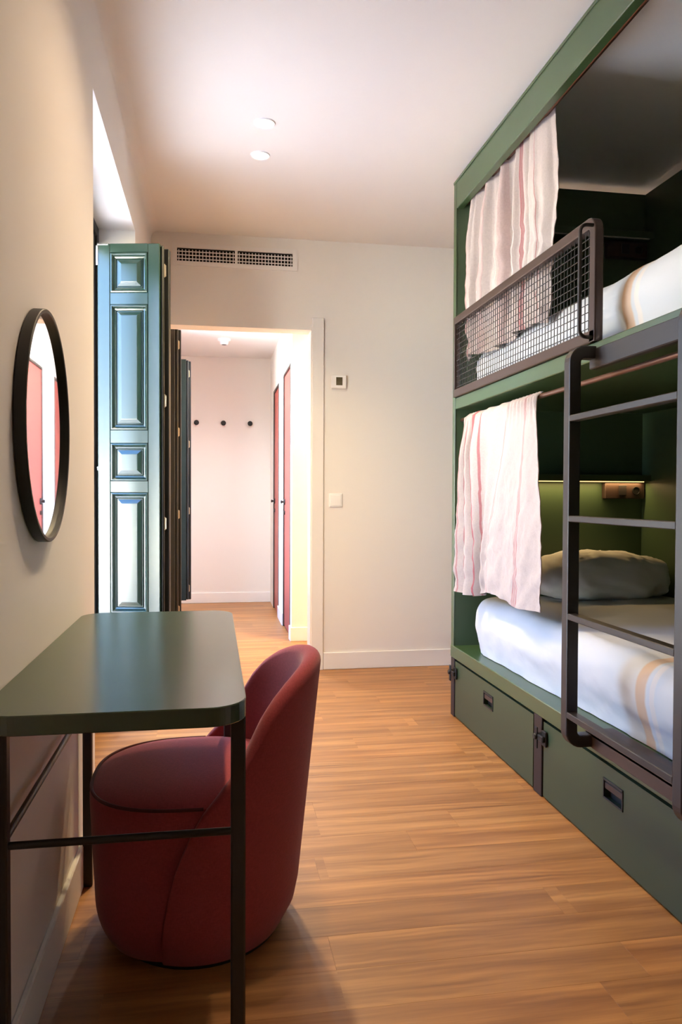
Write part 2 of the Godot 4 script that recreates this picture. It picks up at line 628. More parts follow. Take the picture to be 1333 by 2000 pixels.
# ---------------------------------------------------------------- French windows and what lies outside
func windows() -> void:
	for i in 2:
		var z0: float = [-2.47, -5.25][i]
		var z1: float = [-3.76, -6.66][i]
		var w := Node3D.new()
		w.name = "window_%d" % (i + 1)
		w.set_meta("kind", "structure")
		add_child(w)
		var fr := MB.new()
		var x0 := -0.60
		var x1 := -0.535
		fr.box(V(x0, 0, z0), V(x1, 2.35, z0 - 0.05), 0.003)
		fr.box(V(x0, 0, z1 + 0.05), V(x1, 2.35, z1), 0.003)
		fr.box(V(x0, 2.30, z0 - 0.05), V(x1, 2.35, z1 + 0.05), 0.003)
		fr.box(V(x0, 0, z0 - 0.05), V(x1, 0.03, z1 + 0.05), 0.003)
		obj("window_frame", fr, M.shutter_dark, w)
		var mid := (z0 + z1) / 2
		for s in 2:
			var a: float = z0 - 0.052 if s == 0 else mid - 0.001
			var c: float = mid + 0.001 if s == 0 else z1 + 0.052
			var sa := MB.new()
			var xa := -0.590
			var xc := -0.545
			sa.box(V(xa, 0.032, a), V(xc, 2.298, a - 0.06), 0.003)
			sa.box(V(xa, 0.032, c + 0.06), V(xc, 2.298, c), 0.003)
			sa.box(V(xa, 2.235, a - 0.06), V(xc, 2.298, c + 0.06), 0.003)
			sa.box(V(xa, 0.032, a - 0.06), V(xc, 0.16, c + 0.06), 0.003)
			var sash := obj("sash", sa, M.shutter_dark, w)
			for r in [[0.16, 2.235]]:
				obj("pane", cbox(V(-0.569, r[0], a - 0.06), V(-0.566, r[1], c + 0.06)), M.glass, sash)
		var la := MB.new()
		la.box(V(-0.537, 1.205, z1 + 0.02), V(-0.515, 1.225, z1 + 0.075), 0.002)
		la.box(V(-0.527, 1.185, z1 + 0.07), V(-0.512, 1.245, z1 + 0.085), 0.002)
		obj("latch", la, M.chrome, w)
	# sunlit terrace in front of the windows
	struct("terrace", cbox(V(-0.75, -0.16, 1.5), V(-7.0, -0.03, -11.0), 0.01), M.concrete)

func leaf_mesh(w: float, y0: float, y1: float, th: float, px0: float, px1: float, rows: Array, front_only := false) -> Array:
	# one panelled leaf: [frame, array of panels]; x from 0 to w, front at z = 0, back at z = -th
	var f := MB.new()
	f.box(V(0, y0, -th), V(px0, y1, 0), 0.003)
	f.box(V(px1, y0, -th), V(w, y1, 0), 0.003)
	var y := y1
	for r in rows + [[y0, y0]]:
		if y - r[1] > 0.002:
			f.box(V(px0, r[1], -th), V(px1, y, -0.0005), 0.001)
		y = r[0]
	var panels := []
	var prof := [[0.0, -0.004], [0.003, 0.002], [0.008, 0.003], [0.012, -0.002], [0.017, -0.011], [0.024, -0.013], [0.026, -0.008], [0.029, -0.013], [0.031, -0.013], [0.033, -0.008], [0.049, -0.001], [0.052, -0.0005]]
	for r in rows:
		var p := MB.new()
		for side in 2:
			var loops := []
			for q in prof:
				var i: float = q[0]
				var d: float = q[1]
				if side == 1:
					d = -th - d
				loops.append([V(px0 + i, r[0] + i, d), V(px1 - i, r[0] + i, d), V(px1 - i, r[1] - i, d), V(px0 + i, r[1] - i, d)])
			for k in loops.size() - 1:
				for e in 4:
					var e1 := (e + 1) % 4
					if side == 0:
						p.quad(loops[k][e], loops[k][e1], loops[k + 1][e1], loops[k + 1][e])
					else:
						p.quad(loops[k + 1][e], loops[k + 1][e1], loops[k][e1], loops[k][e])
			var l: Array = loops[loops.size() - 1]
			if side == 0:
				p.quad(l[0], l[1], l[2], l[3])
			else:
				p.quad(l[3], l[2], l[1], l[0])
		panels.append(p)
	return [f, panels]

func hinge(p: Vector3, parent: Node) -> void:
	var b := MB.new()
	b.box(p + V(-0.006, -0.026, -0.001), p + V(0.008, 0.026, 0.002), 0.001)
	b.lathe(p + V(0, -0.03, 0.003), Vector3.UP, PackedVector2Array([Vector2(0.0, 0.0), Vector2(0.004, 0.0), Vector2(0.004, 0.060), Vector2(0.0, 0.060)]), 10)
	obj("hinge", b, M.brass, parent)

func shutter(called_label: String, at: Vector3, w1: float, w2: float, px: Array, rows: Array, paint: Material, turn := 0.0) -> Node3D:
	# two leaves folded flat on each other; origin at the foot of the front leaf's hinge edge
	var t := thing("window_shutter", called_label, "shutter", at)
	t.rotation.y = turn
	var a := leaf_mesh(w1, 0.20, 2.237, 0.034, px[0], px[1], rows)
	var front := obj("front_leaf", a[0], paint, t)
	for p in a[1]:
		obj("raised_panel", p, paint, front)
	obj("edge_bead", cbox(V(w1, 0.205, -0.034), V(w1 + (0.014 if turn else 0.021), 2.232, -0.013), 0.006), M.shutter_dark, t)
	var c := leaf_mesh(w2, 0.20, 2.232, 0.034, px[0], w2 - (w1 - px[1]), rows)
	for p in c[1]:
		c[0].v.append_array(p.v); c[0].n.append_array(p.n); c[0].t.append_array(p.t)
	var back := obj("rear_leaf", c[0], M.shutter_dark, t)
	back.position = V(w1 + (0.025 if turn else 0.0375) - w2, 0, -0.066)
	for y in [0.30, 0.96, 1.525, 2.12]:
		hinge(V(w1 + (0.014 if turn else 0.021), y, -0.030), t)
	return t

func shutters() -> void:
	var rows := [[2.013, 2.197], [1.388, 1.961], [1.155, 1.329], [0.548, 1.103], [0.27, 0.49]]
	var s := shutter("dark green panelled window shutter standing open behind the desk, lit by daylight", V(-0.522, 0, -3.62), 0.287, 0.285, [0.058, 0.232], rows, M.shutter, -0.2)
	var h := MB.new()
	h.box(V(-0.006, 2.14, -0.006), V(0.004, 2.229, 0.004), 0.001)
	h.box(V(0.0, 2.230, -0.02), V(0.05, 2.2385, 0.003), 0.001)
	obj("corner_hinge", h, M.chrome, s)
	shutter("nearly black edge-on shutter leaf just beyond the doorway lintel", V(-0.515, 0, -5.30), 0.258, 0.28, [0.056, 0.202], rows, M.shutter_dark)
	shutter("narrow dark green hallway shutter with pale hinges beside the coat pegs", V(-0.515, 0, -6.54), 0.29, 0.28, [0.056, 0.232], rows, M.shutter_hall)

# ---------------------------------------------------------------- bunk bed
func bunk() -> void:
	var t := thing("bunk_bed", "tall dark green built-in bunk bed with two berths and drawers along right side", "bunk bed", V(XB, 0, -2.58))
	var o := V(-XB, 0, 2.58)
	var P := func(called: String, b: MB, m: Material, parent: Node) -> MeshInstance3D:
		var s := obj(called, b, m, parent)
		if parent == t:
			s.position = o
		return s
	P.call("end_panel", cbox(V(XB, 0.29, -3.635), V(XR + 0.02, 2.637, -3.60), 0.002), M.green_in, t)
	P.call("end_panel", cbox(V(XB, 0.29, -1.55), V(XR + 0.02, 2.0, -1.515), 0.002), M.green_in, t)
	P.call("back_panel", cbox(V(XR, 0.29, -3.60), V(XR + 0.02, 2.637, -1.55), 0.002), M.green_in, t)
	P.call("edge_strip", cbox(V(XB - 0.002, 0.29, -3.637), V(XB + 0.003, 2.637, -3.598), 0.001), M.green, t)
	P.call("top_beam", cbox(V(XB - 0.001, 2.4995, -3.60), V(XB + 0.034, 2.637, -1.55), 0.003), M.green, t)
	P.call("edge_strip", cbox(V(XB - 0.005, 2.626, -3.637), V(XB + 0.010, 2.638, -1.55), 0.001), M.green, t)
	P.call("upper_platform", cbox(V(XB, 1.518, -3.60), V(XR, 1.574, -1.55), 0.003), M.green, t)
	P.call("lower_platform", cbox(V(XB - 0.005, 0.291, -3.637), V(XR, 0.351, -1.515), 0.003), M.green, t)
	# base: dark uprights, drawers, plinth
	for z in [[-3.637, -3.585], [-2.640, -2.572], [-1.60, -1.515]]:
		P.call("upright", cbox(V(XB - 0.002, 0.0, z[0]), V(XB + 0.05, 0.291, z[1]), 0.002), M.upright, t)
	P.call("plinth_back", cbox(V(XB + 0.045, 0.0, -3.637), V(XR, 0.291, -1.515)), M.black, t)
	for d in [[-3.577, -2.652, -3.12], [-2.562, -1.61, -2.078]]:
		var dr: MeshInstance3D = P.call("drawer", drawer_front(d[0], d[1], d[2]), M.drawer, t)
		var h := MB.new()
		var hz: float = d[2]
		# recessed pull: a dark cup with a rim and a grip lip
		var z0 := hz - 0.057
		var z1 := hz + 0.057
		h.box(V(XB - 0.002, 0.228, z0), V(XB + 0.004, 0.236, z1), 0.001)
		h.box(V(XB - 0.002, 0.172, z0), V(XB + 0.004, 0.178, z1), 0.001)
		h.box(V(XB - 0.002, 0.172, z0), V(XB + 0.004, 0.236, z0 + 0.006), 0.001)
		h.box(V(XB - 0.002, 0.172, z1 - 0.006), V(XB + 0.004, 0.236, z1), 0.001)
		h.box(V(XB + 0.020, 0.172, z0), V(XB + 0.024, 0.236, z1))
		P.call("pull_cup", h, M.black, dr)
		P.call("pull_lip", cbox(V(XB + 0.001, 0.203, z0 + 0.007), V(XB + 0.012, 0.224, z1 - 0.007), 0.002), M.bronze, dr)
		var la := MB.new()
		var lz: float = d[0]
		la.box(V(XB - 0.010, 0.196, lz + 0.004), V(XB - 0.001, 0.250, lz + 0.038), 0.002)
		la.box(V(XB - 0.022, 0.212, lz - 0.012), V(XB - 0.009, 0.234, lz + 0.036), 0.003)
		la.lathe(V(XB - 0.001, 0.223, lz - 0.014), Vector3.LEFT, PackedVector2Array([Vector2(0.0, 0.030), Vector2(0.010, 0.030), Vector2(0.012, 0.026), Vector2(0.012, 0.0)]), 14)
		la.box(V(XB - 0.024, 0.180, lz - 0.024), V(XB - 0.018, 0.258, lz - 0.004), 0.002)
		P.call("latch", la, M.black, dr)
	# shelves, light strips and outlet boxes at the head of both berths
	for k in 2:
		var y: float = [1.17, 2.387][k]
		var sh: MeshInstance3D = P.call("shelf", cbox(V(XB + 0.1, y, -3.60), V(XR, y + 0.032, -3.515), 0.002), M.green_in, t)
		var lm: StandardMaterial3D = M.strip_off
		if k == 0:
			lm = M.led.duplicate()
			lm.emission_enabled = true
			lm.emission = Color(1.0, 0.80, 0.52)
			lm.emission_energy_multiplier = 1.8
		var zs: float = [-3.545, -3.521][k]
		P.call("led_strip", cbox(V(XB + 0.15, y - 0.004, zs - 0.010), V(XR - 0.02, y + 0.001, zs), 0.0), lm, sh)
		var ox := V(0, y - 1.17, 0)
		var bx: MeshInstance3D = P.call("outlet_box", cbox(V(1.957, 1.082, -3.60) + ox, V(2.175, 1.164, -3.562) + ox, 0.004), M.bronze, t)
		var us := MB.new()
		us.box(V(2.030, 1.100, -3.5615) + ox, V(2.072, 1.150, -3.558) + ox, 0.001)
		P.call("switch_key", us, M.steel, bx)
		var so := MB.new()
		so.lathe(V(2.125, 1.123, -3.5615) + ox, Vector3.BACK, PackedVector2Array([Vector2(0.0, 0.0012), Vector2(0.017, 0.0012), Vector2(0.0175, 0.005), Vector2(0.0205, 0.005), Vector2(0.021, 0)]), 24)
		P.call("socket", so, M.black, bx)
	var al := AreaLight3D.new()
	al.name = "shelf_led_light"
	al.area_size = Vector2(0.82, 0.008)
	al.light_color = Color(1.0, 0.82, 0.55)
	al.light_energy = 0.17
	al.area_range = 4.0
	al.shadow_enabled = true
	al.transform = Transform3D(Basis.looking_at(Vector3.DOWN, Vector3.BACK), V(1.74, 1.163, -3.550))
	add_child(al)
	# curtain rods
	var r := MB.new()
	r.tube(PackedVector3Array([V(1.212, 1.467, -3.60), V(1.212, 1.467, -1.55)]), 0.0095, 12)
	P.call("curtain_rod", r, M.rod, t)
	r = MB.new()
	r.tube(PackedVector3Array([V(1.235, 2.53, -3.60), V(1.235, 2.53, -1.55)]), 0.0095, 12)
	P.call("curtain_rod", r, M.rod, t)
	guard(t, P)
	ladder(t, P)

func drawer_front(z0: float, z1: float, hz: float) -> MB:
	var b := MB.new()
	var a := hz - 0.055
	var c := hz + 0.055
	var x0 := XB + 0.001
	var x1 := XB + 0.02
	b.box(V(x0, 0.008, z0), V(x1, 0.279, a), 0.0)
	b.box(V(x0, 0.008, c), V(x1, 0.279, z1), 0.0)
	b.box(V(x0, 0.008, a), V(x1, 0.174, c), 0.0)
	b.box(V(x0, 0.234, a), V(x1, 0.279, c), 0.0)
	return b

func rect(w: float, h: float, r: float) -> PackedVector2Array:
	# rounded rectangle profile, clockwise
	var out := PackedVector2Array()
	for q in [[1, -1, -PI / 2], [1, 1, 0.0], [-1, 1, PI / 2], [-1, -1, PI]]:
		for i in 3:
			var a: float = q[2] + PI / 4 * i
			out.append(Vector2(q[0] * (w / 2 - r), q[1] * (h / 2 - r)) + Vector2.from_angle(a) * r)
	out.reverse()
	return out

func guard(t: Node3D, P: Callable) -> void:
	var g: MeshInstance3D
	var x := 1.180
	var path := PackedVector3Array([V(x, 1.949, -3.598)])
	path.append_array(arc(V(x, 1.949, -2.217), Vector3.BACK, Vector3.DOWN, 0.03))
	path.append(V(x, 1.575, -2.217))
	var b := MB.new()
	b.sweep(path, rect(0.030, 0.036, 0.004), Vector3.RIGHT)
	b.box(V(x - 0.015, 1.575, -3.598), V(x + 0.015, 1.613, -2.20), 0.003)
	b.box(V(x - 0.015, 1.60, -3.598), V(x + 0.015, 1.94, -3.585), 0.002)
	g = P.call("guard_rail", b, M.bronze, t)
	var w := MB.new()
	var z := -3.573
	while z < -2.23:
		w.tube(PackedVector3Array([V(x, 1.60, z), V(x, 1.945, z)]), 0.0017, 6)
		z += 0.0247
	var y := 1.626
	while y < 1.935:
		w.tube(PackedVector3Array([V(x - 0.002, y, -3.59), V(x - 0.002, y, -2.22)]), 0.0017, 6)
		y += 0.0258
	var wm: MeshInstance3D = P.call("wire_mesh", w, M.steel, g)
	wm.set_meta("kind", "stuff")
	var h := MB.new()
	var pa := PackedVector3Array([V(x - 0.01, 1.935, -2.212)])
	pa.append_array(arc(V(1.122, 1.935, -2.212), Vector3.LEFT, Vector3.DOWN, 0.022))
	pa.append_array(arc(V(1.122, 1.588, -2.212), Vector3.DOWN, Vector3.RIGHT, 0.022))
	pa.append(V(x - 0.01, 1.588, -2.212))
	h.tube(pa, 0.006, 10)
	P.call("grab_handle", h, M.steel, g)

func ladder(t: Node3D, P: Callable) -> void:
	var x := 1.0855
	var lm: Material = M.steel
	var mount := MB.new()
	mount.box(V(1.150, 1.484, -2.20), V(1.176, 1.545, -1.553), 0.003)
	var l: MeshInstance3D = P.call("ladder", mount, M.steel, t)
	for z in [-2.18, -1.60]:
		var pa := PackedVector3Array([V(1.152, 1.532, z)])
		pa.append_array(arc(V(x, 1.532, z), Vector3.LEFT, Vector3.DOWN, 0.032))
		pa.append_array(arc(V(x, 0.338, z), Vector3.DOWN, Vector3.RIGHT, 0.032))
		pa.append(V(1.152, 0.338, z))
		var b := MB.new()
		b.sweep(pa, rect(0.040, 0.038, 0.004), Vector3.BACK)
		P.call("post", b, lm, l)
	for y in [1.3288, 1.0237, 0.7246, 0.4223]:
		P.call("rung", cbox(V(x - 0.0185, y - 0.0095, -2.162), V(x + 0.0125, y + 0.0095, -1.618), 0.002), lm, l)
	var low := MB.new()
	low.box(V(1.150, 0.316, -2.20), V(1.1715, 0.362, -1.553), 0.002)
	low.box(V(1.150, 0.352, -2.20), V(1.245, 0.3625, -1.553), 0.002)
	P.call("mounting_rail", low, M.bronze, l)

# ---------------------------------------------------------------- bedding
func spread_mesh(x_front: float, y_hem: float, y_top: float, z_far: float, hem: Callable, seed_: int, shift := 0.0) -> MB:
	# a fitted cover: over the top, down the front and round the far end
	var nz := noise(seed_, 2.2, 3)
	var b := MB.new()
	var x_back := 2.16
	var h := y_top - y_hem
	var f := func(u: float, w: float) -> Vector3:
		# w: hem (0) .. up the front .. across the top .. back edge (1); u: near end (0) to far end (1)
		var q := w
		var px: float
		var py: float
		var r := 0.075
		if q < 0.38:
			var k := q / 0.38
			py = y_hem + (h - r) * k
			px = 0.0
		elif q < 0.62:
			var a := (q - 0.38) / 0.24 * PI / 2
			px = r - r * cos(a)
			py = y_top - r + r * sin(a)
		else:
			px = r + (x_back - x_front - r) * (q - 0.62) / 0.38
			py = y_top
		# far end: shrink towards the core so that the end is rounded too
		var z: float
		var inset := 0.0
		if u < 0.8:
			z = lerpf(-1.58, z_far + 0.09, u / 0.8)
		else:
			var a2 := (u - 0.8) / 0.2 * PI / 2
			z = z_far + 0.09 - 0.09 * sin(a2)
			inset = 0.09 * (1.0 - cos(a2))
		var fall := smoothstep(0.0, 1.0, (py - y_hem) / h)
		var xx := x_front + px + inset * (1.0 if q < 0.62 else 1.0 - (q - 0.62) / 0.38)
		var yy := py - inset * smoothstep(0.3, 0.7, q) * 0.8
		xx += hem.call(z) * (1.0 - fall) - 0.018 * sin(PI * fall)
		xx += 0.006 * nz.get_noise_2d(z * 3.0, py * 5.0) * (1.0 - fall * 0.5)
		yy += (0.006 * nz.get_noise_2d(z * 2.0 + 40.0, px * 3.0)) * fall
		if u > 0.8:
			z += 0.07 * (1.0 - smoothstep(0.0, 0.35, (py - y_hem) / h)) * (u - 0.8) / 0.2
		return V(xx, yy, z)
	var uvf := func(_u: float, _w: float, p: Vector3) -> Vector2:
		return Vector2((p.z + 3.6 + shift) / 2.1, 0.5)
	b.grid(70, 40, f, false, uvf)
	# far end cap
	var cap := func(u: float, w: float) -> Vector3:
		var e: Vector3 = f.call(1.0, w)
		return V(e.x, lerpf(e.y, y_hem, u) if w > 0.38 else lerpf(e.y, y_hem, u), e.z)
	b.grid(4, 40, cap, true, uvf)
	return b

func bedding() -> void:
	var hem_low := func(z: float) -> float:
		return lut(z, [-3.5, -3.34, -3.145, -2.82, -2.61, -2.41, -2.25, -1.93, -1.6], [0.02, 0.0, 0.008, 0.010, 0.018, 0.030, 0.034, 0.032, 0.03])
	var hem_up := func(_z: float) -> float:
		return 0.006
	var m := thing("mattress", "white mattress under the cover in the lower berth", "mattress", V(1.7, 0.352, -2.58))
	obj("core", cbox(V(-0.40, 0.0, -0.82), V(0.44, 0.235, 0.98), 0.03), M.linen, m)
	m = thing("mattress", "white mattress under the cover in the upper berth behind the mesh guard", "mattress", V(1.7, 1.575, -2.58))
	obj("core", cbox(V(-0.40, 0.0, -0.82), V(0.44, 0.20, 0.98), 0.03), M.linen, m)
	var b := spread_mesh(1.238, 0.3535, 0.612, -3.50, hem_low, 41)
	tag(obj("bedspread", b, M.spread), "white bedspread with a tan band on the lower berth behind the ladder", "bedspread")
	b = spread_mesh(1.262, 1.5755, 1.806, -3.575, hem_up, 42, 0.125)
	tag(obj("bedspread", b, M.spread), "white bedspread with a tan band high on the upper berth", "bedspread")
	# pillow at the head of the lower berth
	var nz := noise(51, 4.0, 3)
	var p := MB.new()
	var f := func(u: float, w: float) -> Vector3:
		var th := TAU * u
		var ph := PI * (w - 0.5)
		var cx := signf(cos(th)) * pow(absf(cos(th)), 0.62)
		var cz := signf(sin(th)) * pow(absf(sin(th)), 0.62)
		var rr := pow(maxf(cos(ph), 0.0), 0.42 if ph > 0.0 else 0.25)
		var yy := sin(ph)
		var q := V(cx * rr * 0.342, 0.0, cz * rr * 0.175)
		var edge := 1.0 - pow(absf(cx * rr), 3.0) * 0.45
		q.y = 0.112 * signf(yy) * pow(absf(yy), 0.8) * (edge if yy > 0.0 else lerpf(1.0, edge, 0.4))
		var wr := 0.021 * nz.get_noise_2d(q.x * 2.2, q.y * 1.4 + q.z) + 0.008 * nz.get_noise_2d(q.x * 5.0 + 30.0, q.y * 3.0 + 7.0)
		q += q.normalized() * wr
		return q
	p.grid(64, 32, f, true)
	var po := obj("pillow", p, M.linen)
	po.position = V(1.832, 0.717, -3.395)
	tag(po, "plump white pillow at the head of the lower berth under the lit shelf", "pillow")

# ---------------------------------------------------------------- curtains
func curtain_mesh(y_top: float, y_bot: Callable, xs: Callable, zt: Array, zb: Array, ss: Array) -> MB:
	var b := MB.new()
	var f := func(u: float, w: float) -> Vector3:
		var top := lut(u, ss, zt)
		var bot := lut(u, ss, zb)
		var k := smoothstep(0.0, 0.85, w)
		return V(xs.call(u, w), lerpf(y_top, y_bot.call(u), w), lerpf(top, bot, k))
	var back := func(u: float, w: float) -> Vector3:
		return f.call(u, w) + V(0.003, 0, 0)
	b.grid(150, 44, f, false)
	b.grid(150, 44, back, true)
	return b

func curtains() -> void:
	var nz := noise(61, 1.6, 3)
	# lower: gathered at the left, nearly flat at the right, in front of the berth
	var xs := func(u: float, w: float) -> float:
		var deep := 1.0 - smoothstep(0.26, 0.42, u)
		var gather := 0.030 * deep * sin(u * 62.0 + 0.8 + 0.9 * w) + 0.006 * (1.0 - deep) * sin(u * 20.0 + 1.2 * w)
		var head := 0.007 * sin(u * 95.0) * (1.0 - smoothstep(0.0, 0.16, w))
		var pocket := 0.0
		if w < 0.04:
			pocket = 0.028 * (1.0 - sqrt(1.0 - pow(1.0 - w / 0.04, 2.0)))
		return 1.186 + gather * smoothstep(0.0, 0.25, w) + head + pocket + 0.014 * nz.get_noise_2d(u * 5.0, w * 5.0) * w - 0.012 * w
	var yb := func(u: float) -> float:
		return 0.660 - 0.03 * sin(u * 9.0) * (1.0 - u) - (0.012 if u < 0.12 else 0.0) + 0.006 * smoothstep(0.8, 1.0, u)
	var b := curtain_mesh(1.485, yb, xs, [-3.50, -3.42, -3.36, -2.96, -2.77, -2.68], [-3.575, -3.40, -3.25, -3.16, -2.84, -2.605], [0.0, 0.12, 0.25, 0.42, 0.78, 1.0])
	tag(obj("curtain", b, M.curtain_lower), "white linen curtain with thin red stripes hanging over the lower berth", "curtain")
	var xu := func(u: float, w: float) -> float:
		var ph := u * 34.0 + 3.2 * nz.get_noise_1d(u * 5.0 + 3.0) + 0.9 * w
		var g := (0.038 - 0.022 * smoothstep(0.55, 1.0, u)) * sin(ph) + 0.007 * sin(ph * 2.1 + 1.0)
		return 1.237 + g * (0.5 + 0.5 * smoothstep(0.0, 0.3, w)) * (1.0 - 0.5 * smoothstep(0.5, 1.0, w)) + 0.02 * nz.get_noise_2d(u * 4.0 + 20.0, w * 4.0) * w - 0.014 * smoothstep(0.4, 0.85, w)
	var yu := func(u: float) -> float:
		return 1.752 + 0.012 * sin(u * 11.0)
	b = curtain_mesh(2.545, yu, xu, [-3.595, -3.30, -3.10, -2.93, -2.80, -2.665], [-3.57, -3.35, -3.10, -2.90, -2.74, -2.66], [0.0, 0.30, 0.50, 0.70, 0.86, 1.0])
	tag(obj("curtain", b, M.curtain_upper), "pinkish striped linen curtain hanging from the top beam of the upper berth", "curtain")

# ---------------------------------------------------------------- desk
func desk() -> void:
	var t := thing("desk", "narrow dark green desk with rounded corners and dark metal legs at left wall", "desk", V(-0.156, 0, -1.75))
	var o := -t.position
	var x0 := XL + 0.001
	var x1 := 0.055
	var z0 := -1.225
	var z1 := -2.272
	var r := 0.065
	var outline := PackedVector2Array()
	for q in [[x1 - r, z0 - r, 0.0], [x0 + r, z0 - r, PI / 2], [x0 + r, z1 + r, PI], [x1 - r, z1 + r, PI * 1.5]]:
		for i in 11:
			var a: float = q[2] + PI / 2 * i / 10.0
			outline.append(Vector2(q[0] + r * cos(a), q[1] + r * sin(a)))
	# top: chamfered slab following the outline (counter-clockwise in x/z seen from below)
	var b := MB.new()
	var c := Vector2((x0 + x1) / 2, (z0 + z1) / 2)
	var loops := []
	for q in [[0.0016, 0.750], [0.0, 0.7484], [0.0, 0.7196], [0.0016, 0.718]]:
		var l := PackedVector3Array()
		for i in outline.size():
			var a: Vector2 = outline[i]
			var d := (outline[(i + 1) % outline.size()] - outline[i - 1]).normalized()
			var nn := Vector2(d.y, -d.x)
			a -= nn * q[0]
			l.append(V(a.x, q[1], a.y))
		loops.append(l)
	for k in 3:
		for i in outline.size():
			var i1 := (i + 1) % outline.size()
			b.quad(loops[k][i1], loops[k][i], loops[k + 1][i], loops[k + 1][i1])
	for i in outline.size():
		var i1 := (i + 1) % outline.size()
		b.tri(V(c.x, 0.750, c.y), loops[0][i1], loops[0][i])
		b.tri(V(c.x, 0.718, c.y), loops[3][i], loops[3][i1])
	obj("tabletop", b, M.desk, t).position = o
	for x in [-0.3445, 0.0425]:
		for z in [-1.31, -2.185]:
			obj("leg", cbox(V(x - 0.0125, 0, z - 0.0125), V(x + 0.0125, 0.718, z + 0.0125), 0.003), M.steel, t).position = o
	var rungs := [[V(-0.3445, 0.512, -1.31), V(0.0425, 0.512, -1.31)], [V(-0.3445, 0.512, -2.185), V(0.0425, 0.512, -2.185)], [V(-0.3445, 0.512, -1.31), V(-0.3445, 0.512, -2.185)]]
	for q in rungs:
		var rb := MB.new()
		var d: Vector3 = (q[1] - q[0]).normalized() * 0.012
		rb.tube(PackedVector3Array([q[0] + d, q[1] - d]), 0.0065, 12)
		obj("rung", rb, M.steel, t).position = o

